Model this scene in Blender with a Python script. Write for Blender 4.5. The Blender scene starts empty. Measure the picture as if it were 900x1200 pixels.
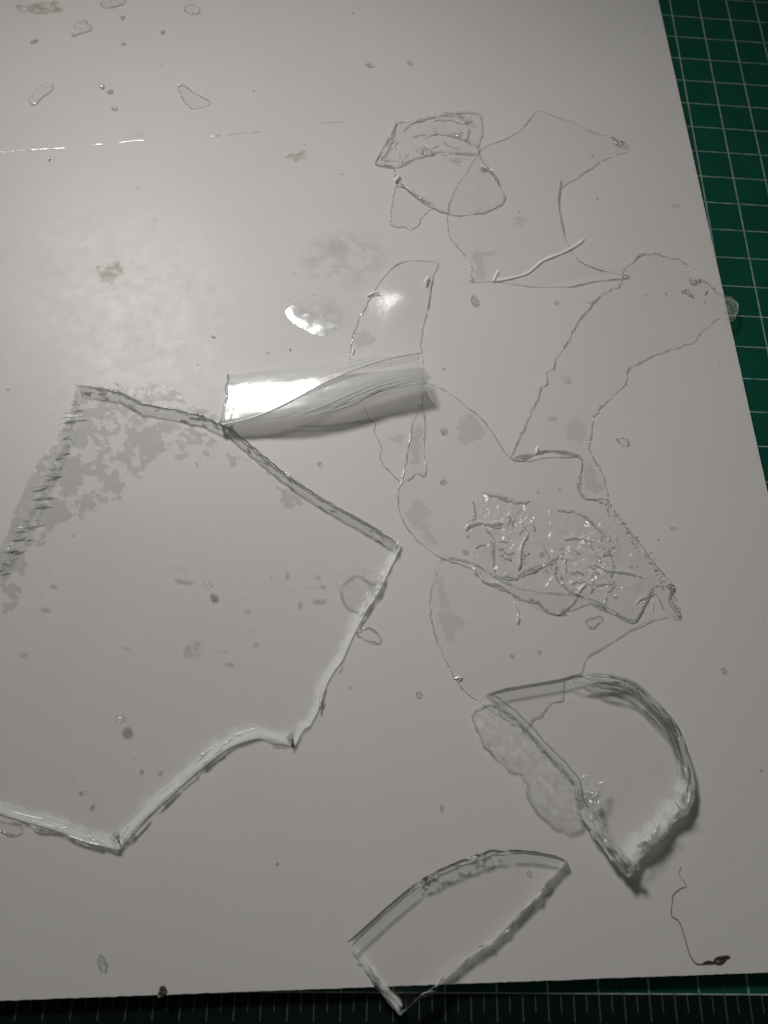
import bpy, bmesh, math, random
from mathutils import Vector, Matrix, noise, geometry

# ------------------------------------------------------------------ camera, light, exposure
sc = bpy.context.scene
COL = sc.collection
MM = 0.001
CAM = Vector((-129.17, -305.71, 200.49))                # millimetres; mat surface is z = 0
ROT = Matrix(((0.99813096, -0.03823328, -0.04767393),
              (0.01925647, 0.93714713, -0.34840271),
              (0.05799807, 0.3468335, 0.9361318)))
FPX = 823.95
cam = bpy.data.cameras.new('camera')
camo = bpy.data.objects.new('camera', cam)
COL.objects.link(camo)
camo.matrix_world = Matrix.Translation(CAM * MM) @ ROT.to_4x4()
cam.sensor_fit = 'VERTICAL'
cam.sensor_height = 36.0
cam.lens = FPX / 1200 * 36.0
cam.clip_start = 0.005
cam.clip_end = 20
cam.dof.use_dof = True
cam.dof.focus_distance = 0.207
cam.dof.aperture_fstop = 16.0
sc.camera = camo

world = bpy.data.worlds.new('World')
sc.world = world
world.use_nodes = True
bg = world.node_tree.nodes['Background']
bg.inputs[0].default_value = (1.0, 0.99, 0.95, 1)
bg.inputs[1].default_value = 0.055

lamp = bpy.data.lights.new('desk_lamp', 'AREA')
lamp.shape = 'DISK'
lamp.size = 0.13
lamp.energy = 0.345
lamp.spread = math.radians(58)
lamp.color = (1.0, 0.982, 0.950)
lampo = bpy.data.objects.new('desk_lamp', lamp)
COL.objects.link(lampo)
LP = Vector((-378, 165, 510)) * MM
lampo.location = LP
lampo.rotation_euler = (Vector((-115, -208, 0)) * MM - LP).to_track_quat('-Z', 'Y').to_euler()

sc.render.engine = 'CYCLES'
sc.view_settings.view_transform = 'Standard'
sc.view_settings.look = 'None'
sc.view_settings.exposure = 0.0
sc.view_settings.gamma = 1.0
cy = sc.cycles
cy.max_bounces = 20
cy.transmission_bounces = 14
cy.glossy_bounces = 6
cy.diffuse_bounces = 4
cy.transparent_max_bounces = 40
cy.sample_clamp_indirect = 6.0
cy.blur_glossy = 0.3
cy.use_denoising = True
cy.denoiser = 'OPENIMAGEDENOISE'

random.seed(11)
BT = 4.0                                                # board thickness / top height, mm

# ------------------------------------------------------------------ helpers
def at(x, y, z=BT):
    """photograph position -> the point of the plane at height z (mm) that it shows"""
    d = ROT @ Vector(((x - 450) / FPX, -(y - 600) / FPX, -1))
    t = (z - CAM.z) / d.z
    p = CAM + d * t
    return Vector((p.x, p.y))

def zp(x0, y0, s, pts):
    return [(x0 + x * s, y0 + y * s) for x, y in pts]

def flat(pts, z=BT):
    return [at(x, y, z) for x, y in pts]

def n1(x, y, z=0.0):
    return noise.noise(Vector((x, y, z)))

def resample(pts, step, closed=False, smooth=False):
    P = list(pts)
    if closed:
        P = P + [P[0]]
    if smooth:
        Q = []
        n = len(P)
        for i in range(n - 1):
            p1, p2 = P[i], P[i + 1]
            if closed:
                p0 = P[i - 1] if i > 0 else P[n - 2]
                p3 = P[i + 2] if i + 2 < n else P[1]
            else:
                p0 = P[i - 1] if i > 0 else p1
                p3 = P[i + 2] if i + 2 < n else p2
            for k in range(6):
                t = k / 6
                Q.append(0.5 * ((2 * p1) + (p2 - p0) * t + (2 * p0 - 5 * p1 + 4 * p2 - p3) * t * t
                                + (3 * p1 - p0 - 3 * p2 + p3) * t ** 3))
        Q.append(P[-1])
        P = Q
    out = [P[0].copy()]
    acc = 0.0
    for a, b in zip(P, P[1:]):
        L = (b - a).length
        if L < 1e-9:
            continue
        d = step - acc
        while d <= L:
            out.append(a + (b - a) * (d / L))
            d += step
        acc = L - (d - step)
    if closed:
        if (out[-1] - out[0]).length < step * 0.6:
            out.pop()
    elif (out[-1] - P[-1]).length > step * 0.3:
        out.append(P[-1].copy())
    else:
        out[-1] = P[-1].copy()
    return out

def rough_line(P, amp, freq, seed, closed=False):
    """small ragged jitter across the line"""
    out = []
    n = len(P)
    for i, p in enumerate(P):
        if not closed and i in (0, n - 1):
            out.append(p.copy())
            continue
        a, b = P[(i - 1) % n], P[(i + 1) % n]
        t = (b - a)
        if t.length < 1e-9:
            out.append(p.copy())
            continue
        t.normalize()
        nn = Vector((-t.y, t.x))
        j = n1(p.x * freq, p.y * freq, seed) + 0.5 * n1(p.x * freq * 2.7, p.y * freq * 2.7, seed + 9)
        out.append(p + nn * (amp * j))
    return out

def ccw(P):
    a = sum(p.x * q.y - q.x * p.y for p, q in zip(P, P[1:] + P[:1]))
    return P if a > 0 else P[::-1]

def inside(p, P):
    c = False
    j = len(P) - 1
    for i in range(len(P)):
        a, b = P[i], P[j]
        if (a.y > p.y) != (b.y > p.y) and p.x < (b.x - a.x) * (p.y - a.y) / (b.y - a.y) + a.x:
            c = not c
        j = i
    return c

def dist_poly(p, P):
    best = 1e9
    for a, b in zip(P, P[1:] + P[:1]):
        d = b - a
        L = d.length_squared
        t = 0 if L < 1e-12 else max(0, min(1, (p - a).dot(d) / L))
        best = min(best, (a + d * t - p).length)
    return best

def mesh_obj(name, verts, faces, mat, parent=None, smooth=True):
    me = bpy.data.meshes.new(name)
    org = Vector((0, 0, 0))
    if parent is not None:
        org = Vector(parent['_org'])
    me.from_pydata([((v[0] - org.x) * MM, (v[1] - org.y) * MM, (v[2] - org.z) * MM) for v in verts], [], faces)
    me.materials.append(mat)
    if smooth:
        me.polygons.foreach_set('use_smooth', [True] * len(me.polygons))
    me.update()
    o = bpy.data.objects.new(name, me)
    COL.objects.link(o)
    if parent is not None:
        o.parent = parent
    return o

def thing(name, label, cat, org, group=None):
    o = bpy.data.objects.new(name, None)
    COL.objects.link(o)
    o.empty_display_size = 0.005
    o.location = Vector(org) * MM
    o['_org'] = tuple(org)
    o['label'] = label
    o['category'] = cat
    if group:
        o['group'] = group
    return o

def tag(o, label, cat, group=None):
    o['label'] = label
    o['category'] = cat
    if group:
        o['group'] = group
    return o

def centroid(P, z=BT):
    return (sum(p.x for p in P) / len(P), sum(p.y for p in P) / len(P), z)

def cdt(outline, step, seed=0):
    """outline polygon filled with a loose triangle net -> verts2d, faces"""
    n = len(outline)
    xs = [p.x for p in outline]
    ys = [p.y for p in outline]
    rnd = random.Random(seed)
    pts = [p.copy() for p in outline]
    y = min(ys) + step * 0.5
    row = 0
    while y < max(ys):
        x = min(xs) + (step * 0.5 if row % 2 else 0)
        while x < max(xs):
            q = Vector((x + rnd.uniform(-.25, .25) * step, y + rnd.uniform(-.25, .25) * step))
            if inside(q, outline) and dist_poly(q, outline) > step * 0.45:
                pts.append(q)
            x += step
        y += step * 0.87
        row += 1
    r = geometry.delaunay_2d_cdt(pts, [], [list(range(n))], 1, 1e-6)
    return r[0], [list(f) for f in r[2]]

# ------------------------------------------------------------------ materials
class NT:
    def __init__(self, name):
        self.m = bpy.data.materials.new(name)
        self.m.use_nodes = True
        self.t = self.m.node_tree
        self.t.nodes.clear()
        self.out = self.t.nodes.new('ShaderNodeOutputMaterial')
    def n(self, typ, inputs=None, **kw):
        nd = self.t.nodes.new('ShaderNode' + typ)
        for k, v in kw.items():
            setattr(nd, k, v)
        for k, v in (inputs or {}).items():
            if hasattr(v, 'links') or isinstance(v, bpy.types.NodeSocket):
                self.t.links.new(v, nd.inputs[k])
            else:
                nd.inputs[k].default_value = v
        return nd
    def surf(self, sock):
        self.t.links.new(sock, self.out.inputs[0])
        return self.m
    def coord(self):
        return self.n('NewGeometry').outputs['Position']
    def noise(self, scale, detail=4, rough=.55, vec=None, dist=0.0):
        return self.n('TexNoise', {'Vector': vec or self.coord(), 'Scale': scale, 'Detail': detail,
                                   'Roughness': rough, 'Distortion': dist}).outputs[0]
    def ramp(self, fac, a, b, ca=0.0, cb=1.0):
        return self.n('MapRange', {0: fac, 1: a, 2: b, 3: ca, 4: cb}, clamp=True).outputs[0]
    def math(self, op, a, b=0.0, c=0.0):
        return self.n('Math', {0: a, 1: b, 2: c}, operation=op).outputs[0]
    def mixc(self, f, a, b):
        nd = self.n('Mix', {0: f, 6: a, 7: b}, data_type='RGBA')
        return nd.outputs[2]
    def mixs(self, f, a, b):
        return self.n('MixShader', {0: f, 1: a, 2: b}).outputs[0]
    def bump(self, h, strength, dist):
        return self.n('Bump', {'Height': h, 'Strength': strength, 'Distance': dist}).outputs[0]

def film_mat(name, ior=1.45, rough=.03, tint=(.995, .995, .994), bump_scale=90, bump_d=.0002, haze=0.0,
             haze_col=(.8, .8, .78), haze_noise=None, gain=.8, cap=.9, back=.5, hz_lo=.35, hz_hi=.7, fade=False):
    b = NT(name)
    nz = b.noise(bump_scale, 4)
    nrm = b.bump(nz, 0.6, bump_d)
    f0 = ((ior - 1) / (ior + 1)) ** 2                   # both faces of the sheet reflect alike
    fc = b.n('LayerWeight', {'Normal': nrm}).outputs['Facing']
    fr = b.math('MULTIPLY_ADD', b.math('POWER', fc, 5.0), 1 - f0, f0)
    fr = b.math('MULTIPLY', fr, gain)
    fr = b.math('MINIMUM', fr, cap)
    tr = b.n('BsdfTransparent', {'Color': (*tint, 1)}).outputs[0]
    if haze:
        df = b.n('BsdfDiffuse', {'Color': (*haze_col, 1), 'Normal': nrm}).outputs[0]
        tl = b.n('BsdfTranslucent', {'Color': (*haze_col, 1), 'Normal': nrm}).outputs[0]
        hz = b.mixs(back, df, tl)
        f = haze
        if haze_noise:
            f = b.math('MULTIPLY', b.ramp(b.noise(haze_noise, 6, .65), hz_lo, hz_hi), haze)
        if fade:
            f = b.math('MULTIPLY', b.n('Attribute', attribute_name='fade').outputs['Fac'], f)
        tr = b.mixs(f, tr, hz)
    gl = b.n('BsdfGlossy', {'Color': (1, 1, 1, 1), 'Roughness': rough, 'Normal': nrm}).outputs[0]
    return b.surf(b.mixs(fr, tr, gl))

def glass_mat(name, ior=1.48, rough=.0, clear=.25, col=(.97, .975, .965), bump_scale=500, bump_d=.00012, haze=0.0):
    b = NT(name)
    nz = b.noise(bump_scale, 3)
    nrm = b.bump(nz, 0.7, bump_d)
    g = b.n('BsdfGlass', {'Color': (*col, 1), 'Roughness': rough, 'IOR': ior, 'Normal': nrm}).outputs[0]
    t = b.n('BsdfTransparent', {'Color': (*col, 1)}).outputs[0]
    s = b.mixs(clear, g, t)
    if haze:
        df = b.n('BsdfDiffuse', {'Color': (.85, .85, .83, 1), 'Normal': nrm}).outputs[0]
        tl = b.n('BsdfTranslucent', {'Color': (.85, .85, .83, 1), 'Normal': nrm}).outputs[0]
        s = b.mixs(haze, s, b.mixs(.5, df, tl))
    return b.surf(s)

def plain(name, col, rough=.6, spec=.5):
    b = NT(name)
    p = b.n('BsdfPrincipled', {'Base Color': (*col, 1), 'Roughness': rough, 'Specular IOR Level': spec})
    return b.surf(p.outputs[0])

def board_mat():
    b = NT('glossy_white_board')
    v = b.coord()
    big = b.noise(9, 5, .6)
    fine = b.noise(240, 5, .65)
    grain = b.noise(1500, 3, .6)
    smud = b.noise(38, 6, .7, dist=.6)
    col = b.mixc(b.ramp(big, .3, .7), (.612, .596, .578, 1), (.646, .630, .611, 1))
    col = b.mixc(b.math('MULTIPLY', b.ramp(fine, .55, .75), .10), col, (.50, .485, .44, 1))
    col = b.mixc(b.math('MULTIPLY', b.ramp(b.noise(650, 3, .7), .35, .75), .09), col, (.52, .505, .475, 1))
    # fine dirt specks
    vo = b.n('TexVoronoi', {'Vector': v, 'Scale': 140.0, 'Randomness': 1.0})
    spk = b.ramp(vo.outputs['Distance'], .045, .085, 1.0, 0.0)
    keep = b.ramp(b.n('SeparateColor', {0: vo.outputs['Color']}).outputs[0], .80, .82)
    col = b.mixc(b.math('MULTIPLY', b.math('MULTIPLY', spk, keep), .55), col, (.16, .145, .115, 1))
    vo2 = b.n('TexVoronoi', {'Vector': v, 'Scale': 55.0, 'Randomness': 1.0})
    spk2 = b.ramp(b.math('ADD', vo2.outputs['Distance'], b.math('MULTIPLY', fine, .12)), .085, .13, 1.0, 0.0)
    keep2 = b.ramp(b.n('SeparateColor', {0: vo2.outputs['Color']}).outputs[1], .84, .86)
    col = b.mixc(b.math('MULTIPLY', b.math('MULTIPLY', spk2, keep2), .30), col, (.42, .34, .20, 1))
    ro = b.ramp(smud, .3, .75, .37, .45)
    ro = b.math('ADD', ro, b.math('MULTIPLY', b.math('SUBTRACT', fine, .5), .16))
    ro = b.math('ADD', ro, b.math('MULTIPLY', b.math('SUBTRACT', b.noise(95, 5, .7), .5), .10))
    bh = b.math('ADD', b.math('MULTIPLY', grain, .35), fine)
    nrm = b.bump(bh, .5, .00007)
    p = b.n('BsdfPrincipled', {'Base Color': col, 'Roughness': ro, 'Specular IOR Level': .24, 'Normal': nrm})
    return b.surf(p.outputs[0])

def mat_mat():
    b = NT('cutting_mat_green')
    nz = b.noise(60, 5)
    fine = b.noise(1800, 3)
    col = b.mixc(b.ramp(nz, .3, .7), (.0034, .058, .037, 1), (.0048, .072, .047, 1))
    nrm = b.bump(fine, .3, .00006)
    p = b.n('BsdfPrincipled', {'Base Color': col, 'Roughness': .6, 'Specular IOR Level': .08, 'Normal': nrm})
    return b.surf(p.outputs[0])

def stain_mat(name, col, amount, scale=300, lo=.38, hi=.62):
    b = NT(name)
    f = b.math('MULTIPLY', b.ramp(b.noise(scale, 5, .65), lo, hi), amount)
    f = b.math('MULTIPLY', f, b.n('Attribute', attribute_name='fade').outputs['Fac'])
    d = b.n('BsdfPrincipled', {'Base Color': (*col, 1), 'Roughness': .5}).outputs[0]
    t = b.n('BsdfTransparent').outputs[0]
    return b.surf(b.mixs(f, t, d))

def contact_mat(name, tint, scale=None, lo=.5, hi=.52, seed_off=0.0):
    """where the clear sheet wets the board: less light comes back, with dry bubbles left out"""
    b = NT(name)
    t1 = b.n('BsdfTransparent', {'Color': (*tint, 1)}).outputs[0]
    if not scale:
        return b.surf(t1)
    t0 = b.n('BsdfTransparent').outputs[0]
    v = b.n('VectorMath', {0: b.coord(), 1: (seed_off, seed_off * .7, 0)}, operation='ADD').outputs[0]
    a = b.noise(scale, 5, .62, vec=v)
    c = b.noise(scale * 3.2, 3, .6, vec=v)
    fd = b.n('Attribute', attribute_name='fade').outputs['Fac']
    g_ = b.math('MULTIPLY', b.math('SUBTRACT', 1.0, fd), .22)
    f = b.ramp(b.math('ADD', b.math('ADD', a, g_), b.math('MULTIPLY', b.math('SUBTRACT', c, .5), .35)), lo, hi)
    return b.surf(b.mixs(f, t1, t0))

M_BOARD = board_mat()
M_CORE = plain('board_core_brown', (.09, .075, .055), .8, .2)
M_MAT = mat_mat()
def print_mat():
    b = NT('mat_print_pale')
    col = b.mixc(b.ramp(b.noise(220, 6, .7), .30, .62), (.10, .16, .135, 1), (.33, .42, .38, 1))
    return b.surf(b.n('BsdfPrincipled', {'Base Color': col, 'Roughness': .6, 'Specular IOR Level': .2}).outputs[0])
M_PRINT = print_mat()
M_PRINTD = plain('mat_scale_print_shaded', (.055, .064, .06), .6, .2)  # scale and number print, darkened for the shade at the near edge
M_BORDER = plain('mat_border_dark', (.0035, .0085, .0065), .7, .08)
M_FILM = film_mat('clear_film')
M_FILM2 = film_mat('clear_film_wavy', bump_scale=140, bump_d=.0005, rough=.09, haze=.09, haze_noise=140, haze_col=(.8, .8, .79))  # its slight white haze stands in for the film's sheen
M_SHEET = film_mat('clear_shard_face', ior=1.5, gain=.6, tint=(1, 1, .998), rough=.02, bump_scale=40, bump_d=.0001)
M_ROLL = film_mat('rolled_clear_sheet', ior=1.6, rough=.24, bump_scale=420, bump_d=.00006, haze=.38,
                  haze_col=(.95, .95, .94), gain=1.7, tint=(.99, .99, .985), cap=.35, back=.35)
M_PUCK = film_mat('puckered_skin', ior=1.5, rough=.15, bump_scale=420, bump_d=.00035, fade=True, haze=.20, haze_noise=220, hz_lo=.42, haze_col=(.86, .86, .85), gain=.45, tint=(.985, .985, .984))
M_CAUSTIC = film_mat('white_edge_caustic', ior=1.5, rough=.3, bump_scale=500, bump_d=.0003, haze=.92, haze_col=(.97, .97, .96), cap=.10, back=.1, fade=True)  # white colour for the light gathered inside the lower bevels
M_FROST = film_mat('frosted_film', ior=1.45, rough=.3, bump_scale=420, bump_d=.0003, haze=.42, haze_noise=620, hz_lo=.36, hz_hi=.74,
                   haze_col=(.95, .95, .94), tint=(.975, .975, .974), cap=.12, back=.3)
M_EDGE = glass_mat('shard_edge_glass', clear=.66)
M_EDGEC = glass_mat('shard_edge_clear', clear=.84)
M_EDGEM = glass_mat('shard_edge_milky', clear=.30, haze=.14, bump_scale=900, bump_d=.0002)
M_EDGEW = glass_mat('shard_edge_bright', clear=.48, haze=.05, bump_scale=500, bump_d=.0002)
M_LINE = glass_mat('shade_tinted_glass', clear=.05, col=(.60, .61, .60))  # dark tint stands in for the dark reflection inside the edges
M_RIM = glass_mat('film_rim', clear=.28)
M_LUMP = glass_mat('gel_lump', clear=.66, bump_scale=700, bump_d=.0002, haze=.02)
M_DROP = glass_mat('clear_crumb', clear=.66, haze=.10)
M_BLOB = glass_mat('clear_blob', clear=.84, haze=.05)
M_CREASE_CAUSTIC = film_mat('white_crease_caustic', ior=1.6, rough=.2, bump_scale=300, bump_d=.0002, haze=.66, haze_col=(.93, .93, .92), gain=2.2, cap=.16)  # white creases; also paints the bright caustic beside film rims
M_GLINT = film_mat('glossy_white_glint', ior=1.6, rough=.34, bump_scale=300, bump_d=.0002, haze=.75, haze_col=(.96, .96, .95), gain=6.0, cap=.45, back=.12)  # white in the colour helps draw glints on folds and edges
M_GLARE = film_mat('white_glare', ior=1.5, rough=.3, bump_scale=300, bump_d=.0001, haze=.95, haze_col=(.97, .97, .96), gain=1.0, cap=.08, back=.25)  # matte white colour in place of glare on folds and streaks
M_FILMS = film_mat('clear_film_soft_gloss', rough=.3, bump_scale=120, bump_d=.0005, gain=.9)
M_SKIN = film_mat('thin_grey_skin', ior=1.4, rough=.3, bump_scale=420, bump_d=.0003, haze=.22, haze_noise=300, haze_col=(.50, .50, .49), tint=(.915, .915, .913), gain=.4, cap=.06)
M_WHITE = film_mat('whitish_smear', ior=1.5, rough=.25, bump_scale=260, bump_d=.0004, haze=.50, haze_col=(.92, .92, .90), gain=2.0, cap=.3)
M_CONTACT = contact_mat('wet_contact', (.93, .93, .928), 260, .63, .65, .17)
M_MOTTLE = contact_mat('wet_contact_mottled', (.89, .89, .888), 170, .512, .525)
M_MOTTLE2 = contact_mat('wet_contact_bubbled', (.94, .94, .939), 240, .58, .60, .31)
M_STAIN = stain_mat('yellow_brown_stain', (.36, .28, .15), .45)
M_STAINP = stain_mat('faint_pink_stain', (.50, .33, .27), .40, 160)
M_SMUDGE = stain_mat('dull_grey_smudge', (.47, .455, .415), .26, 160, .42, .60)
M_HAIR = plain('brown_fibre', (.11, .065, .03), .6)
M_DARK = plain('dark_brown_dirt', (.045, .026, .015), .7)

# ------------------------------------------------------------------ the mat
X0, X1, Y0, Y1 = -765.0, 181.0, -372.0, 270.0
def box(name, x0, x1, y0, y1, z0, z1, mat, parent=None):
    v = [(x, y, z) for z in (z0, z1) for y in (y0, y1) for x in (x0, x1)]
    f = [(0, 2, 3, 1), (4, 5, 7, 6), (0, 1, 5, 4), (2, 6, 7, 3), (0, 4, 6, 2), (1, 3, 7, 5)]
    return mesh_obj(name, v, f, mat, parent, smooth=False)

cmat = box('cutting_mat', X0, X1, Y0, Y1, -3.0, 0.0, M_MAT)
cmat['kind'] = 'structure'
cmat['_org'] = (0, 0, 0)
LY = -355.6
mesh_obj('dark_border', [(X0 + .5, Y0 + .5, .003), (X1 - .5, Y0 + .5, .003), (X1 - .5, LY, .003), (X0 + .5, LY, .003)], [(0, 1, 2, 3)], M_BORDER, cmat, smooth=False)  # darker strip below the ruler line
vv, ff = [], []
def strip(x0, x1, y0, y1, z=0.006):
    k = len(vv)
    vv.extend([(x0, y0, z), (x1, y0, z), (x1, y1, z), (x0, y1, z)])
    ff.append((k, k + 1, k + 2, k + 3))
g = 12.7
for k in range(-58, 15):                               # grid of half inches
    x = k * g
    if -749.5 < x < 166:
        strip(x - .24, x + .24, LY + .2, Y1 - 16, .006)
for k in range(0, 49):
    y = LY + k * g
    strip(-749, 165.5, y - .17, y + .17, .010)
mesh_obj('printed_grid', vv, ff, M_PRINT, cmat, smooth=False)
vv, ff = [], []
for k in range(-470, 110):                             # eighth-inch scale along the near border
    x = k * g / 4
    if not -749.5 < x < 166:
        continue
    if k % 4 == 0:
        strip(x - .17, x + .17, LY - 6.0, LY - .3, .006)
    elif k % 2 == 0:
        strip(x - .16, x + .16, LY - 6.0, LY + 2.6, .014)
    else:
        strip(x - .14, x + .14, LY - 4.0, LY - .3, .006)
mesh_obj('printed_scale', vv, ff, M_PRINTD, cmat, smooth=False)
for inch in range(18, 33):
    cu = bpy.data.curves.new('printed_number', 'FONT')
    cu.body = str(inch)
    cu.size = 6.2 * MM
    cu.align_x = 'CENTER'
    t = bpy.data.objects.new('tmp', cu)
    COL.objects.link(t)
    dg = bpy.context.evaluated_depsgraph_get()
    me = bpy.data.meshes.new_from_object(t.evaluated_get(dg))
    bpy.data.objects.remove(t)
    me.materials.clear()
    me.materials.append(M_PRINTD)
    o = bpy.data.objects.new('printed_number', me)
    COL.objects.link(o)
    o.parent = cmat
    o.location = ((-63.5 + (inch - 27) * 25.4) * MM, (LY - 11.0) * MM, .008 * MM)

# ------------------------------------------------------------------ the board
ang = math.atan2(6.8, 185.9)
ex = Vector((math.cos(ang), math.sin(ang)))
ey = Vector((-ex.y, ex.x))
cn = Vector((5.35, -348.95))
def brd(u, v):
    return cn - ex * u + ey * v
W, H = 430.0, 420.0
board = thing('white_board', 'large glossy white board with dark worn edges lying on the green cutting mat', 'board', (*cn, 0))
def rect_pts(inset=0.0, step=4.0, jag=0.0):
    c = [brd(inset, inset), brd(inset, H - inset), brd(W - inset, H - inset), brd(W - inset, inset)]
    P = resample(ccw(c), step, True)
    return rough_line(P, jag, .9, 3.3, True) if jag else P
P = rect_pts(0, 1.0, .10)
n = len(P)
mesh_obj('top_face', [(p.x, p.y, BT) for p in P], [list(range(n))], M_BOARD, board, smooth=False)
v = [(p.x, p.y, BT) for p in P] + [(p.x, p.y, BT - .45) for p in P]
mesh_obj('paper_lip', v, [(i + n, (i + 1) % n + n, (i + 1) % n, i) for i in range(n)], M_BOARD, board)
Q = rect_pts(.12, 1.0, .08)
n = len(Q)
v = [(p.x, p.y, BT - .45) for p in Q] + [(p.x, p.y, .0) for p in Q]
mesh_obj('dark_core', v, [(i + n, (i + 1) % n + n, (i + 1) % n, i) for i in range(n)], M_CORE, board)

# ------------------------------------------------------------------ builders for clear pieces
def bead(name, line, w, h, z, mat, parent, closed=False, vary=.5, seed=0.0, taper=True, sides=6):
    """a raised swollen line (rolled film edge, ridge, crease): half-round section swept along the line"""
    n = len(line)
    V, F = [], []
    for i, p in enumerate(line):
        a = line[(i - 1) % n] if closed or i > 0 else p
        b = line[(i + 1) % n] if closed or i < n - 1 else p
        t = (b - a)
        t = t.normalized() if t.length > 1e-9 else Vector((1, 0))
        nn = Vector((-t.y, t.x))
        k = 1 + vary * 1.6 * n1(p.x * .35, p.y * .35, seed) + vary * .8 * n1(p.x * 1.7, p.y * 1.7, seed + 5)
        k = max(.18, k)
        if taper and not closed:
            e = min(i, n - 1 - i) / max(3.0, n * .08)
            k *= min(1, .2 + e)
        zz = z(p) if callable(z) else z
        for s in range(sides + 1):
            q = math.pi * s / sides
            V.append((p.x + nn.x * w * .5 * k * math.cos(q), p.y + nn.y * w * .5 * k * math.cos(q), zz + h * k * math.sin(q)))
    m = sides + 1
    for i in range(n if closed else n - 1):
        j = (i + 1) % n
        for s in range(sides):
            F.append((i * m + s, i * m + s + 1, j * m + s + 1, j * m + s))
    return mesh_obj(name, V, F, mat, parent)

def film(name, label, cat, outline_px, lay, mat=None, rim_w=.32, rim_h=.26, amp=.10, jag=.22, lift=None, step=2.2,
         seed=1.0, group=None, rim_vary=.6, freq=.08, closed=True, z=BT):
    """a thin clear film: a gently wavy sheet and its thickened rim"""
    P = ccw(resample(flat(outline_px), .55, True, smooth=True))
    P = rough_line(P, jag, .55, seed, True)
    P = rough_line(P, jag * .55, 1.6, seed + 3, True)
    P = rough_line(P, jag * .9, .25, seed + 6, True)
    P = resample(P, .45, True)
    root = thing(name, label, cat, (*centroid(P)[:2], z), group)
    def zf(p):
        h = z + lay + amp * (1 + n1(p.x * freq, p.y * freq, seed)) + amp * .3 * n1(p.x * .4, p.y * .4, seed)
        if lift:
            h += lift(p)
        return h
    v2, F = cdt(P, step, int(seed * 10))
    mesh_obj('sheet', [(p.x, p.y, zf(p)) for p in v2], F, mat or M_FILM, root)
    bead('rim', P, rim_w, rim_h, lambda p: zf(p) - .04, M_RIM, root, True, rim_vary, seed)
    caustic_line = [p + Vector((.17, -.30)) for p in P]  # pale line painted beside the rim, away from the lamp, as its caustic
    for k in range(0, len(caustic_line) - 12, 34):
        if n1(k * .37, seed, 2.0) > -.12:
            seg = caustic_line[k:k + 12 + int(22 * abs(n1(k * .9, seed, 5.0)) * 2)]
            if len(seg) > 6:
                bead('rim_caustic', seg, .40, .12, lambda p: zf(p) - .03, M_CREASE_CAUSTIC, root, False, .6, seed + k)
    return root, zf, P

def patch(name, px, z, mat, parent, jag=.5, freq=.5, seed=0.0, fade=0.0):
    P = ccw(resample(flat(px), .5, True))
    P = rough_line(P, jag, freq, seed, True)
    v2, F = cdt(P, 1.0 if fade else 5.0, 1)
    o = mesh_obj(name, [(p.x, p.y, z) for p in v2], F, mat, parent, smooth=False)
    if fade:
        at_ = o.data.attributes.new('fade', 'FLOAT', 'POINT')
        at_.data.foreach_set('value', [min(1.0, dist_poly(p, P) / fade) for p in v2])
    return o

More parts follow.
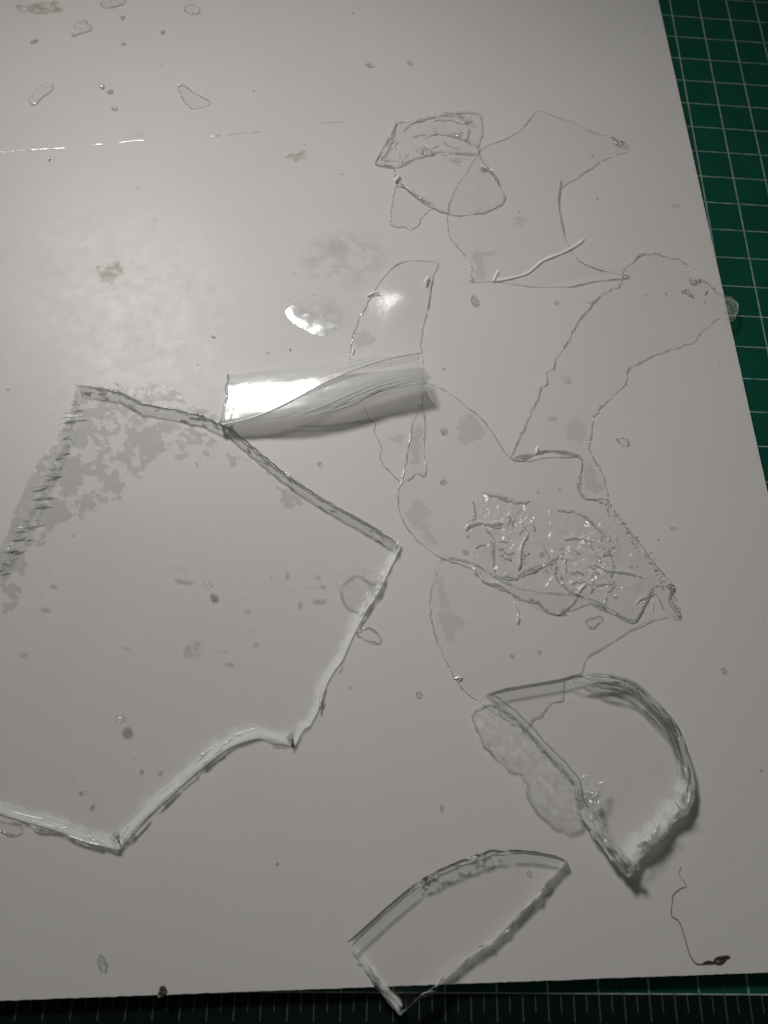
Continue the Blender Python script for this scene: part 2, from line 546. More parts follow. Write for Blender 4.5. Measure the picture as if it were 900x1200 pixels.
def slab(name, label, cat, runs, thick, lay=.06, tilt=None, face=None, group=None, step=.55, seed=1.0, z=BT, levels=7):
    """a thick clear shard: flat faces and one broken edge per side.
    runs: (points px, bevel, roughness, jag, material, smooth)"""
    loop, info = [], []
    for k, (px, bev, rgh, jag, mat, sm) in enumerate(runs):
        nxt = runs[(k + 1) % len(runs)][0][0]
        pts = flat(list(px) + [nxt])
        r = resample(pts, step, False, sm)
        r = rough_line(r, jag, .45, seed + k, False)
        for p in r[:-1]:
            loop.append(p)
            info.append((bev, rgh, k))
    a = sum(p.x * q.y - q.x * p.y for p, q in zip(loop, loop[1:] + loop[:1]))
    if a < 0:
        loop.reverse()
        info.reverse()
    n = len(loop)
    root = thing(name, label, cat, (*centroid(loop)[:2], z), group)
    tilt = tilt or (lambda p: 0.0)
    nor = []
    for i in range(n):
        t = Vector((0, 0))
        for d in (1, 2, 3):
            q = loop[(i + d) % n] - loop[(i - d) % n]
            t += q.normalized() if q.length > 0 else q
        t.normalize()
        nor.append(Vector((-t.y, t.x)))
    bevs = []
    for i in range(n):
        s = [info[(i + d) % n][0] for d in range(-5, 6)]
        bevs.append(sum(s) / len(s))
    prof = [(0, 0), (.03, .10), (.20, .32), (.45, .55), (.72, .78), (.93, .95), (1.05, 1.0)][:levels]
    rings = []
    for li, (pi, pz) in enumerate(prof):
        ring = []
        for i, p in enumerate(loop):
            b, rgh = bevs[i], info[i][1]
            wv = math.sin(math.pi * min(1, pz)) if li < len(prof) - 1 else 0
            j = n1(p.x * .35, p.y * .35, pz * 2.2 + seed) + .6 * n1(p.x * 1.1, p.y * 1.1, pz * 3 + seed + 4)
            q = p + nor[i] * (b * pi + (rgh * (.35 + j) if wv > .05 else 0) * wv)
            ring.append((q.x, q.y, z + lay + tilt(p) + thick * pz + (rgh * .25 * n1(p.x * .9, p.y * .9, pz * 5 + seed) * wv)))
        rings.append(ring)
    top = rings[-1]
    v2, f2 = cdt([Vector((q[0], q[1])) for q in top], 9.0, 5)
    nv = len(v2)
    V = [(q.x, q.y, z + lay + tilt(q) + thick) for q in v2] + [(q.x, q.y, z + lay + tilt(q)) for q in v2]
    F = f2 + [[i + nv for i in reversed(f)] for f in f2]
    mesh_obj('face', V, F, face or M_SHEET, root, smooth=False)
    for k in range(len(runs)):
        idx = [i for i in range(n) if info[i][2] == k]
        V, F, mp = [], [], {}
        def vid(l, i):
            if (l, i) not in mp:
                mp[(l, i)] = len(V)
                V.append(rings[l][i])
            return mp[(l, i)]
        for i in idx:
            j = (i + 1) % n
            for l in range(len(rings) - 1):
                F.append((vid(l, i), vid(l, j), vid(l + 1, j), vid(l + 1, i)))
        mesh_obj('broken_edge', V, F, runs[k][4], root)
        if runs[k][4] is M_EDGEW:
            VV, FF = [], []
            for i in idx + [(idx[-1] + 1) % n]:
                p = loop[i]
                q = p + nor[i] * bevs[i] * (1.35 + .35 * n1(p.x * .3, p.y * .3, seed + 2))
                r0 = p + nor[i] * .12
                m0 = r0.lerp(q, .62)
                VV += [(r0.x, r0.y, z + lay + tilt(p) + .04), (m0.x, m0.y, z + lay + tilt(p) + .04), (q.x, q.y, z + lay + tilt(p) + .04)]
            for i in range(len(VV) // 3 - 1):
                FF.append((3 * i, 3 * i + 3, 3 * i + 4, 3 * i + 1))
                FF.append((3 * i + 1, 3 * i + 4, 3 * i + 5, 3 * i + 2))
            ce = mesh_obj('edge_caustic', VV, FF, M_CAUSTIC, root)  # white strip added under the bevel to paint its inner brightening
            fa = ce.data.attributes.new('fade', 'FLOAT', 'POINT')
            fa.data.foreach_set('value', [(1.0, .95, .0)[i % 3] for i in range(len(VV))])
        if runs[k][4] is M_EDGEC or runs[k][4] is M_EDGE:
            ln = [Vector(top[i][:2]) for i in idx]
            if len(ln) > 4 and runs[k][3] < .6:
                bead('edge_shade_line', [loop[i] + nor[i] * .1 for i in idx], .42, .3, lambda p: z + lay + tilt(p), M_LINE, root, vary=.25, seed=k + 3)  # added bead, tinted dark to draw the shaded outline
                bead('corner_shadow_line', ln, .42, .16, lambda p: z + lay + tilt(p) + thick - .02, M_LINE, root, vary=.2, seed=k)  # added bead that throws the corner's inner shadow
    return root, loop

# ------------------------------------------------------------------ large pane shard
L1 = (0, 420, 260 / 900)
LR = (220, 450, 280 / 900)
left_edge = [(-30, 940), (-62, 880), (-58, 800), (-32, 725), (0, 668), (12, 648), (27, 622), (43, 593), (55, 564), (69, 535), (82, 501), (87, 470)]
top_edge = [(91, 452), (140, 459), (165, 473), (200, 479), (235, 487), (270, 502), (300, 527), (330, 552), (360, 573), (394, 594), (435, 616)]
right_edge = [(470, 640), (445, 693), (430, 715), (417, 740), (402, 773), (392, 786), (384, 800), (376, 827), (364, 850), (357, 854)]
bite = [(345, 876), (330, 873), (318, 871), (307, 867), (293, 868), (273, 875), (250, 890), (233, 904), (217, 918), (202, 932), (179, 953), (157, 977)]
bottom_edge = [(142, 996), (133, 995), (101, 987), (64, 973), (35, 965), (0, 954)]
shard, shard_loop = slab('clear_shard', 'biggest clear shard, a thick pane with a curved bite out of its edge', 'shard',
                   [(left_edge, 1.2, .9, .7, M_EDGEC, False), (top_edge, 1.6, .7, .35, M_EDGE, False),
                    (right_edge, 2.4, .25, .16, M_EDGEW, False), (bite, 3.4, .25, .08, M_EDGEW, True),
                    (bottom_edge, 2.8, .15, .06, M_EDGEW, False)], 3.2, lay=.10, seed=2.2)
mott = zp(*L1, [(330, 150), (420, 165), (520, 190), (600, 230), (700, 260), (800, 290), (900, 325)]) + \
    zp(*LR, [(130, 250), (240, 280), (300, 320), (340, 350), (420, 410), (450, 450), (430, 470), (370, 470), (340, 440), (350, 420),
             (300, 380), (240, 345), (240, 300), (200, 290), (180, 325), (150, 310), (130, 270), (90, 290), (55, 285), (55, 335), (20, 335), (0, 285)]) + \
    zp(*L1, [(730, 430), (660, 400), (610, 440), (580, 500), (520, 520), (490, 580), (440, 590), (400, 650), (340, 670),
             (310, 700), (340, 745), (270, 745), (290, 710), (280, 665), (220, 680), (180, 770), (110, 800), (115, 900), (75, 1010), (0, 1060), (0, 850), (100, 700), (200, 520), (290, 330)])
patch('contact_patch', mott, BT + .03, M_MOTTLE, shard, .9, .6, 1.0, fade=.6)
# ragged skin squeezed out along the torn left edge and along the top edge
def skin(px, lay, parent, mat, seed, amp=.18, jag=.45, name='thin_skin', step=1.1):
    P = ccw(resample(flat(px), .5, True, smooth=True))
    P = resample(rough_line(P, jag, .7, seed, True), .5, True)
    zf = lambda p: BT + lay + amp * (1 + n1(p.x * .5, p.y * .5, seed)) + amp * .5 * n1(p.x * 1.6, p.y * 1.6, seed)
    v2, F = cdt(P, step, 3)
    o = mesh_obj(name, [(p.x, p.y, zf(p)) for p in v2], F, mat, parent)
    return o, zf, P
skin(zp(*L1, [(310, 110), (300, 170), (265, 260), (215, 350), (150, 430), (100, 530), (60, 620), (20, 730), (-30, 830), (-80, 930), (-40, 940), (40, 800),
              (110, 690), (165, 590), (220, 500), (270, 390), (300, 280), (320, 170)]), .08, shard, M_SKIN, 4.1, amp=.35)
skin(zp(0, 300, .5, [(262, 292), (290, 315), (330, 345), (400, 365), (470, 382), (545, 405), (530, 385), (480, 360), (436, 345), (425, 320),
                     (390, 305), (350, 303), (310, 312)]), .08, shard, M_SKIN, 6.1, amp=.3)
# short tears across the left edge
rnd = random.Random(5)
for k in range(64):
    t = (k + rnd.uniform(-.8, .8)) / 63
    t = max(0.0, min(1.0, t))
    i = t * (len(left_edge) - 5) + 4
    i0 = min(int(i), len(left_edge) - 2)
    a, b = Vector(left_edge[i0]), Vector(left_edge[i0 + 1])
    c = a.lerp(b, i - i0)
    L = rnd.choice((5, 8, 11, 15, 20, 28)) * rnd.uniform(.8, 1.2)
    c = c + Vector((rnd.uniform(-6, 6), rnd.uniform(-3, 3)))
    p0 = (c.x - L * rnd.uniform(.3, .6), c.y + rnd.uniform(0, 4))
    p1 = (p0[0] + L, p0[1] - rnd.uniform(0, 4))
    ln = resample(flat([p0, ((p0[0] + p1[0]) / 2, (p0[1] + p1[1]) / 2 + rnd.uniform(-1.5, 1.5)), p1]), .5, False, True)
    bead('tear', ln, rnd.uniform(.15, .6), rnd.uniform(.2, .5), BT + .9 + rnd.uniform(-.4, .9), (M_RIM, M_EDGEC, M_EDGEM, M_CREASE_CAUSTIC, M_EDGEC)[k % 5], shard, seed=k)

def chips(parent, px, count, inset, zlo, zhi, seed, mats, wid=(.3, .9), L=(1.0, 3.2), tilt=None, ang=.35):
    rnd = random.Random(seed)
    line = resample(flat(px), .5)
    for k in range(count):
        i = rnd.randrange(3, len(line) - 3)
        t = (line[i + 2] - line[i - 2]).normalized()
        nn = Vector((-t.y, t.x))
        w = rnd.uniform(0, 1)
        c = line[i] + nn * inset * w
        l = rnd.uniform(*L)
        d = (t + nn * rnd.uniform(-ang, ang)) * l * .5
        ln = resample([c - d, c + nn * rnd.uniform(-.4, .4), c + d], .3, False, True)
        zz = BT + zlo + (zhi - zlo) * w
        bead('chip', ln, rnd.uniform(*wid), rnd.uniform(.15, .4), (lambda p, zz=zz: zz + tilt(p)) if tilt else zz, mats[k % len(mats)], parent, seed=k, vary=.5)
chips(shard, top_edge + [(470, 640)], 46, -2.0, .6, 3.2, 31, (M_RIM, M_EDGEM, M_RIM, M_CREASE_CAUSTIC))
chips(shard, right_edge + [(345, 876)], 14, -2.2, 1.5, 3.1, 32, (M_CREASE_CAUSTIC, M_GLINT), wid=(.2, .4), L=(2.5, 6), ang=.08)
chips(shard, bite + [(142, 996)], 18, -3.0, 1.5, 3.1, 33, (M_CREASE_CAUSTIC, M_GLINT), wid=(.2, .4), L=(3, 7), ang=.08)
chips(shard, bottom_edge, 10, -2.4, 1.5, 3.1, 34, (M_CREASE_CAUSTIC, M_GLINT), wid=(.2, .4), L=(4, 10), ang=.05)

# ------------------------------------------------------------------ leaf-shaped shard
LF = (380, 960, 320 / 900)
leaf, _ = slab('clear_shard', 'leaf-shaped clear shard poking over the edge of the board above the ruler marks', 'shard',
               [(zp(*LF, [(75, 405), (130, 360), (200, 295), (260, 245)]), .35, .12, .05, M_EDGEC, False),
                (zp(*LF, [(310, 205), (370, 170), (440, 140), (500, 118), (550, 105)]), .8, .6, .35, M_EDGEC, False),
                (zp(*LF, [(600, 102), (650, 102), (700, 108), (760, 120)]), .35, .12, .05, M_EDGEC, False),
                (zp(*LF, [(798, 135), (790, 150), (745, 200), (700, 260), (650, 310), (610, 350), (570, 390), (545, 415), (520, 425),
                          (470, 465), (420, 505), (370, 550), (300, 600)]), 1.0, .35, .15, M_EDGEM, False),
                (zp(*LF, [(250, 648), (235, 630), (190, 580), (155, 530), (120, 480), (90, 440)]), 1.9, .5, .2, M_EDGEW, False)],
               3.0, lay=.08, seed=7.7)

chips(leaf, zp(*LF, [(290, 220), (310, 205), (370, 170), (440, 140), (500, 118), (580, 103)]), 45, -.9, .8, 3.1, 35, (M_LINE, M_RIM, M_CREASE_CAUSTIC), wid=(.25, .6), L=(.6, 1.8))
chips(leaf, zp(*LF, [(790, 150), (745, 200), (700, 260), (650, 310), (610, 350), (570, 390), (545, 415), (520, 425), (470, 465), (420, 505), (370, 550), (300, 600)]), 24, -.8, .5, 3.0, 36, (M_CREASE_CAUSTIC, M_LINE), wid=(.2, .5), L=(1.5, 5))
chips(leaf, zp(*LF, [(250, 648), (235, 630), (190, 580), (155, 530), (120, 480), (90, 440)]), 12, -1.6, .5, 3.0, 37, (M_CREASE_CAUSTIC, M_LINE), wid=(.2, .5), L=(1.5, 5))

# ------------------------------------------------------------------ half-moon shard
HM = (520, 770, 320 / 900)
hm_c = at(650, 850)
hm_d = (at(735, 1020) - hm_c)
hm_len = hm_d.length
hm_d.normalize()
def hm_tilt(p):
    t = (p - at(600, 820)).dot(hm_d) / hm_len
    return max(0.0, t) * 2.6
moon, _ = slab('clear_shard', 'half-moon clear shard with a thick lumpy rim and a cloudy torn flap', 'shard',
               [(zp(*HM, [(135, 125), (200, 105), (300, 88), (380, 75), (420, 62)]), .3, .15, .08, M_EDGEC, False),
                (zp(*HM, [(470, 55), (530, 58), (590, 70), (640, 95), (690, 145), (740, 200), (770, 250), (790, 310), (808, 370)]), 4.2, .9, .12, M_EDGEC, True),
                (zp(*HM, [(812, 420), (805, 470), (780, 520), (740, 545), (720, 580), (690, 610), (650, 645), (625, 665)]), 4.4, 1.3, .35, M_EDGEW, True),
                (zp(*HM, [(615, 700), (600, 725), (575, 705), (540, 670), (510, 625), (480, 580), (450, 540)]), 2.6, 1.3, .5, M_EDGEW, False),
                (zp(*HM, [(430, 500), (420, 410), (370, 350), (310, 290), (270, 240), (220, 190), (170, 150)]), .9, .3, .15, M_EDGE, False)],
               3.0, lay=.30, tilt=hm_tilt, seed=9.1)
def hm_skin(px, seed, amp, zoff, mat, name, jag=.4, grow=None):
    P = ccw(resample(flat(zp(*HM, px)), .5, True, smooth=True))
    P = resample(rough_line(P, jag, .6, seed, True), .5, True)
    v2, F = cdt(P, 1.0, 4)
    zf = lambda p: BT + .3 + hm_tilt(p) + zoff + amp * (1 + n1(p.x * .28, p.y * .28, seed)) + amp * .4 * n1(p.x * 1.1, p.y * 1.1, seed)
    mesh_obj(name, [(p.x, p.y, zf(p)) for p in v2], F, mat, moon)
    bead('flap_rim', P, .4, .3, lambda p: zf(p) - .05, M_RIM, moon, True, .6, seed)
    return zf
hm_skin([(95, 160), (135, 135), (170, 150), (220, 190), (270, 240), (310, 290), (370, 350), (420, 410), (430, 500), (410, 530), (350, 525), (310, 490),
         (280, 475), (262, 440), (245, 385), (240, 350), (200, 345), (160, 310), (120, 270), (105, 220), (85, 190)], 3.4, .5, 1.2, M_FROST, 'torn_flap', jag=.8)
for k, pts in enumerate([[(465, 500), (490, 450), (510, 425)], [(670, 470), (700, 510), (690, 560), (650, 600)], [(520, 560), (545, 610), (560, 650)],
                         [(560, 650), (590, 600), (620, 570)], [(700, 480), (740, 500), (790, 480)], [(480, 520), (500, 560), (560, 640), (600, 690)],
                         [(590, 660), (640, 620), (700, 560), (730, 530)], [(600, 80), (650, 150), (700, 220), (730, 290)],
                         [(640, 110), (700, 180), (750, 270), (770, 350)], [(440, 75), (520, 80), (590, 110), (640, 160)], [(400, 85), (480, 95), (560, 120)],
                         [(735, 300), (745, 380), (735, 450)], [(770, 380), (775, 440), (750, 500)]]):
    ln = resample(flat(zp(*HM, pts)), .5, False, True)
    ln = rough_line(ln, .25, .8, k, False)
    bead('fracture_ridge', ln, .9, .55, lambda p: BT + .3 + hm_tilt(p) + 2.75, M_EDGE, moon, seed=k * 1.3, vary=.7)

arc = resample(flat(zp(*HM, [(420, 62), (470, 55), (530, 58), (590, 70), (640, 95), (690, 145), (740, 200), (770, 250), (790, 310), (808, 370), (812, 420), (805, 470), (780, 520)])), .5, False, True)
rnd = random.Random(14)
for k in range(30):
    f0 = rnd.uniform(0, .8)
    f1 = min(1.0, f0 + rnd.uniform(.10, .35))
    i0, i1 = int(f0 * (len(arc) - 2)) + 1, int(f1 * (len(arc) - 2))
    if i1 - i0 < 6:
        continue
    w0, w1 = rnd.uniform(.05, .9), rnd.uniform(.05, .9)
    ln = []
    for i in range(i0, i1):
        t = (arc[i + 1] - arc[i - 1]).normalized()
        nn = Vector((t.y, -t.x))
        if (arc[i] + nn - at(680, 890)).length > (arc[i] - nn - at(680, 890)).length:
            nn = -nn
        w = w0 + (w1 - w0) * (i - i0) / (i1 - i0)
        ln.append(arc[i] + nn * (4.4 * w))
    wm = (w0 + w1) / 2
    bead('fracture_ridge', ln, rnd.uniform(.25, .7), rnd.uniform(.2, .45), lambda p: BT + .3 + hm_tilt(p) + 3.0 * (.15 + .85 * wm), (M_LINE, M_CREASE_CAUSTIC, M_EDGEM)[k % 3], moon, seed=k, vary=.5)
chips(moon, zp(*HM, [(812, 420), (805, 470), (780, 520), (740, 545), (720, 580), (690, 610), (650, 645), (625, 665)]), 46, -4.2, .5, 3.4, 38, (M_CREASE_CAUSTIC, M_RIM, M_LINE, M_EDGEM), wid=(.3, 1.1), L=(1, 4), tilt=hm_tilt)
chips(moon, zp(*HM, [(615, 700), (600, 725), (575, 705), (540, 670), (510, 625), (480, 580), (450, 540)]), 46, -3.0, .5, 3.4, 39, (M_CREASE_CAUSTIC, M_RIM, M_LINE, M_EDGEM), wid=(.3, 1.1), L=(.8, 3), tilt=hm_tilt)
rnd = random.Random(52)
for k in range(34):
    q = at(*zp(*HM, [(rnd.gauss(460, 22), rnd.gauss(455, 32))])[0])
    a0 = rnd.uniform(0, 6.3)
    d = Vector((math.cos(a0), math.sin(a0))) * rnd.uniform(.4, 1.5)
    bead('chip', resample([q - d, q + Vector((-d.y, d.x)) * .4, q + d], .3, False, True), rnd.uniform(.3, .8), rnd.uniform(.2, .4), lambda p: BT + .3 + hm_tilt(p) + 2.9, (M_CREASE_CAUSTIC, M_EDGEM, M_RIM, M_GLINT)[k % 4], moon, seed=k, vary=.5)
# ------------------------------------------------------------------ rolled strip
ra, rb = at(268, 470, BT + 3), at(496, 441, BT + 3)
rax = (rb - ra).normalized()
rn = Vector((rax.y, -rax.x))                           # towards the near side
if rn.y > 0:
    rn = -rn
roll = thing('rolled_strip', 'glossy clear sheet rolled into a flattened tube with bright white glare', 'plastic strip', (*((ra + rb) / 2), BT))
NT_, NP_ = 130, 90
V, F = [], []
for i in range(NT_ + 1):
    t = i / NT_
    c = ra.lerp(rb, t)
    a = 9.2 * (1 - t) + 7.0 * t
    h = 2.0 + 2.0 * (1 - (1 - t) ** 2)
    fe = math.radians(12 + 142 * t ** .92)             # free edge runs from the near left to the far right
    fend = math.radians(385 + 100 * t)
    for j in range(NP_ + 1):
        s = j / NP_
        ph = fe + (fend - fe) * s
        shr = 1 - .11 * max(0.0, (ph - math.radians(230)) / math.radians(200))
        sx = math.cos(ph)
        sz = math.sin(ph)
        sz = math.copysign(abs(sz) ** .55, sz)
        fr_ = .82 + .42 * math.sin(math.pi * min(1.0, t * 1.25 + .06)) if sx > 0 else 1.0
        off = a * shr * sx * fr_
        zz = BT + .12 + h * 1.02 + h * shr * sz
        if ph > math.radians(180) and sz < 0:
            zz = max(zz, BT + .12 + .25 * (1 + n1(t * 9, ph * 2, 3)))
        zz += 1.5 * (sx + 1) * .5 * math.sin(math.pi * min(1.0, .15 + .85 * t)) + .8 * t * (sx + 1) * .5
        # crinkles
        w = .035 * n1(t * 22, ph * 6, 1.5) + .015 * n1(t * 60, ph * 12, 2.5) + .16 * n1(t * 2.5 + ph * .4, ph * 3.0, 4.5)
        p = c + rn * (off + w * sx)
        endj = 0.0
        if i == 0:
            endj = .7 * n1(ph * 2.2, 3.3, 1.0) - .4
        if i == NT_:
            endj = .5 * n1(ph * 2.2, 7.3, 1.0)
        p = p + rax * (endj - 3.0 * max(0.0, sx) * (1 - t) ** 3 + 1.0 * max(0.0, -sx) * (1 - t) ** 3)
        V.append((p.x, p.y, max(BT + .08, zz + w * max(0, sz))))
m = NP_ + 1
for i in range(NT_):
    for j in range(NP_):
        F.append((i * m + j, (i + 1) * m + j, (i + 1) * m + j + 1, i * m + j + 1))
sheet = mesh_obj('rolled_sheet', V, F, M_ROLL, roll)
def line3(name, pts, r, mat, parent, sides=6, closed=False):
    VV, FF = [], []
    n = len(pts)
    for i, p in enumerate(pts):
        a = pts[max(0, i - 1)]
        b = pts[min(n - 1, i + 1)]
        t = (Vector(b) - Vector(a)).normalized()
        u = t.cross(Vector((0, 0, 1)))
        u = u.normalized() if u.length > 1e-6 else Vector((1, 0, 0))
        w = u.cross(t)
        rr = r(i / max(1, n - 1)) if callable(r) else r
        for s in range(sides):
            q = 2 * math.pi * s / sides
            o = Vector(p) + u * rr * math.cos(q) + w * rr * math.sin(q)
            VV.append(tuple(o))
    for i in range(n - 1):
        for s in range(sides):
            FF.append((i * sides + s, i * sides + (s + 1) % sides, (i + 1) * sides + (s + 1) % sides, (i + 1) * sides + s))
    return mesh_obj(name, VV, FF, mat, parent)
line3('free_edge', [V[i * m] for i in range(NT_ + 1)], .24, M_GLINT, roll)
line3('cut_end', [V[j] for j in range(m)], lambda t: .55 + .3 * n1(t * 14, 2.2, 1.0), M_EDGEM, roll)
line3('cut_end', [V[NT_ * m + j] for j in range(m)], .22, M_EDGE, roll)
for ph_i, t0, t1, r in ((70, .25, .98, .22), (78, .3, .85, .18), (4, .45, .97, .14), (9, .62, .99, .20), (66, .30, .97, .30), (74, .5, .95, .12)):
    pts = [Vector(V[i * m + ph_i]) + Vector((0, 0, .05)) for i in range(int(t0 * NT_), int(t1 * NT_))]
    line3('crease', pts, lambda t, r=r: r * (.25 + .75 * math.sin(math.pi * min(1, t * 1.0))), M_GLARE, roll)  # ridge lines and streaks whose white is painted glare

# ------------------------------------------------------------------ films
CU = (240, 290, 1 / 3)
strip_px = zp(*CU, [(510, 370), (525, 300), (545, 240), (580, 175), (620, 110), (670, 60), (720, 47), (815, 52), (800, 100), (775, 180), (765, 260), (760, 355),
                    (768, 430), (770, 480), (765, 560), (775, 620), (770, 700), (775, 800), (745, 795), (720, 815), (690, 825), (640, 780), (615, 740), (620, 700),
                    (595, 650), (600, 620), (570, 590), (555, 545), (520, 480), (515, 440)])
stripf, szf, _ = film('clear_film', 'narrow upright clear film passing under the rolled tube', 'film', strip_px, .10, mat=M_FILMS, jag=.22, seed=1.3, amp=.06,
                      lift=lambda p: 2.9 * math.exp(-((p - at(482, 352)).length / 9.5) ** 2))
patch('contact_patch', zp(*CU, [(530, 300), (560, 285), (600, 300), (612, 325), (590, 350), (540, 358), (520, 340)]), BT + .03, M_CONTACT, stripf, .7, .8, 1.0, fade=1.6)
patch('contact_patch', zp(*CU, [(625, 660), (680, 655), (720, 665), (745, 600), (768, 640), (765, 780), (725, 790), (715, 700), (640, 690)]), BT + .03, M_CONTACT, stripf, .7, .8, 1.0, fade=1.6)

TF = (400, 120, .4)
filmA_px = zp(*TF, [(100, 180), (110, 150), (140, 100), (165, 60), (220, 55), (260, 45), (330, 30), (400, 35), (412, 80), (400, 150), (440, 205), (468, 250), (472, 290),
                    (420, 318), (340, 328), (270, 310), (220, 280), (185, 250), (160, 240), (155, 200), (140, 185)])
filmA, azf, aP = film('clear_film', 'small crumpled oval clear film overlapping a wider film', 'film', filmA_px, .42, mat=M_FILM2, amp=.30, jag=.25, seed=2.6, rim_w=.5, rim_h=.38, freq=.2)
for k, (pts, w) in enumerate([([(100, 182), (155, 190), (200, 170), (280, 145), (330, 148), (400, 150)], .95), ([(200, 100), (270, 92), (330, 100), (395, 128)], .7),
                              ([(160, 60), (150, 100), (135, 140), (110, 170)], .6), ([(258, 45), (300, 38), (360, 42)], .5), ([(180, 85), (205, 60), (240, 52)], .6),
                              ([(330, 28), (370, 70), (365, 110)], .5), ([(165, 225), (200, 262), (262, 300)], .7), ([(400, 190), (440, 210), (465, 250)], .5)]):
    bead('crease', rough_line(resample(flat(zp(*TF, pts)), .5, False, True), .3, .6, k), w, .5, lambda p: azf(p) - .05, M_RIM, filmA, seed=k)
rnd = random.Random(77)
for k in range(34):
    q = at(*zp(*TF, [(rnd.uniform(120, 400), rnd.uniform(45, 175))])[0])
    if not inside(q, aP):
        continue
    a0 = rnd.gauss(.1, .7)
    d = Vector((math.cos(a0), math.sin(a0))) * rnd.uniform(.8, 4.0)
    nb = Vector((-d.y, d.x)) * rnd.uniform(-.4, .4)
    bead('crease', resample([q - d, q + nb, q + d], .4, False, True), rnd.uniform(.25, .55), rnd.uniform(.15, .35), lambda p: azf(p) - .05, (M_RIM, M_EDGEM, M_CREASE_CAUSTIC)[k % 3], filmA, seed=k, vary=.6)
film('clear_film', 'small torn clear scrap hanging below the crumpled oval film', 'film',
     zp(*TF, [(162, 240), (150, 290), (143, 355), (175, 362), (210, 370), (240, 330), (272, 305), (225, 278), (190, 255)]), .14, mat=M_FILM2, seed=3.9, amp=.2, jag=.4, freq=.3)
filmB_px = zp(*TF, [(390, 165), (420, 130), (480, 105), (520, 85), (550, 50), (575, 25), (620, 40), (680, 60), (740, 90), (790, 100), (835, 125), (835, 145), (800, 155), (740, 185),
                    (690, 220), (645, 250), (635, 290), (645, 350), (660, 410), (700, 465), (760, 488), (832, 502), (720, 516), (610, 540), (520, 535), (445, 526), (385, 520),
                    (380, 470), (345, 430), (315, 390), (313, 320), (325, 270), (345, 235), (370, 200)])
bl0, bl1 = at(*zp(*TF, [(660, 530)])[0]), at(*zp(*TF, [(840, 500)])[0])
def liftB(p):
    d = dist_poly(p, [bl0, bl1])
    return 2.2 * max(0.0, 1 - d / 12.0) ** 2
filmB, bzf, _ = film('clear_film', 'wide clear film with one bright curled crease and a lifted corner', 'film', filmB_px, .12, seed=4.4, amp=.10, lift=liftB)
bead('crease', resample(flat(zp(*TF, [(445, 525), (480, 519), (520, 510), (550, 498), (590, 465), (650, 440), (690, 418), (715, 398)])), .5, False, True), 1.0, .26,
     lambda p: bzf(p) - .02, M_GLARE, filmB, seed=3, vary=.3)  # the white of this fold is painted glare
bead('crease', resample(flat(zp(*TF, [(445, 525), (452, 508), (462, 492)])), .5, False, True), 1.0, .26, lambda p: bzf(p) - .02, M_GLARE, filmB, seed=5, vary=.3)
bead('crease', resample(flat(zp(*TF, [(645, 225), (637, 290), (645, 350), (655, 400)])), .5, False, True), .7, .45, lambda p: bzf(p) - .05, M_RIM, filmB, seed=6)
for q in ([(505, 335), (525, 325), (550, 340), (530, 365), (505, 360)], [(318, 370), (360, 375), (358, 390), (320, 384)],
          [(372, 430), (455, 432), (455, 447), (420, 452), (415, 480), (435, 520), (390, 520), (385, 480)]):
    patch('contact_patch', zp(*TF, q), BT + .03, M_CONTACT, filmB, .7, .8, 1.0, fade=1.6)
for k, pts in enumerate([[(790, 100), (810, 120), (830, 115)], [(795, 120), (815, 130), (835, 128)], [(400, 195), (412, 202), (420, 200)]]):
    bead('crease', resample(flat(zp(*TF, pts)), .4, False, True), .9, .6, lambda p: bzf(p) - .05, M_RIM, filmB, seed=k + 20)

CF = (580, 280, 320 / 900)
filmC_px = zp(*CF, [(55, 720), (80, 660), (105, 600), (135, 545), (150, 500), (175, 470), (170, 440), (195, 425), (205, 385), (240, 340), (260, 295), (300, 240), (360, 180), (410, 150),
                    (420, 110), (450, 75), (480, 55), (520, 50), (580, 60), (630, 85), (640, 130), (690, 140), (735, 180), (790, 205), (797, 230), (785, 268), (750, 265), (710, 275), (680, 310),
                    (635, 345), (560, 370), (500, 395), (440, 435), (430, 475), (395, 510), (360, 545), (330, 580), (320, 620), (310, 690), (330, 730), (360, 790), (370, 860),
                    (330, 862), (300, 855), (280, 840), (275, 790), (290, 740), (275, 715), (200, 700), (140, 708), (80, 725)])
filmC, czf, _ = film('clear_film', 'long curved clear film reaching past the edge of the board onto the green mat', 'film', filmC_px, .12, seed=5.5, amp=.06, jag=.45, rim_w=.38, rim_h=.30)
bead('crease', resample(flat(zp(*CF, [(60, 722), (120, 712), (170, 700), (230, 705), (275, 715)])), .5, False, True), .8, .5, lambda p: czf(p), M_RIM, filmC, seed=2)
for k, pts in enumerate([[(640, 130), (650, 150), (680, 135)], [(615, 180), (630, 172), (640, 185), (655, 195)], [(690, 185), (700, 170)], [(685, 205), (695, 208)],
                         [(560, 175), (565, 190)], [(490, 185), (500, 185)]]):
    bead('crease', resample(flat(zp(*CF, pts)), .4, False, True), 1.0, .6, lambda p: czf(p), M_RIM, filmC, seed=k)
skin(zp(*CF, [(752, 192), (790, 203), (798, 230), (786, 270), (758, 266)]), .30, filmC, M_FROST, 2.0, amp=.2, name='cloudy_end')
patch('contact_patch', zp(*CF, [(300, 700), (325, 745), (350, 800), (360, 850), (310, 845), (290, 820), (285, 760), (295, 730)]), BT + .03, M_CONTACT, filmC, .7, .8, 1.0, fade=1.6)
patch('contact_patch', zp(*CF, [(215, 620), (250, 590), (310, 600), (305, 680), (270, 690), (235, 660)]), BT + .03, M_MOTTLE2, filmC, .7, .8, 1.0, fade=1.6)

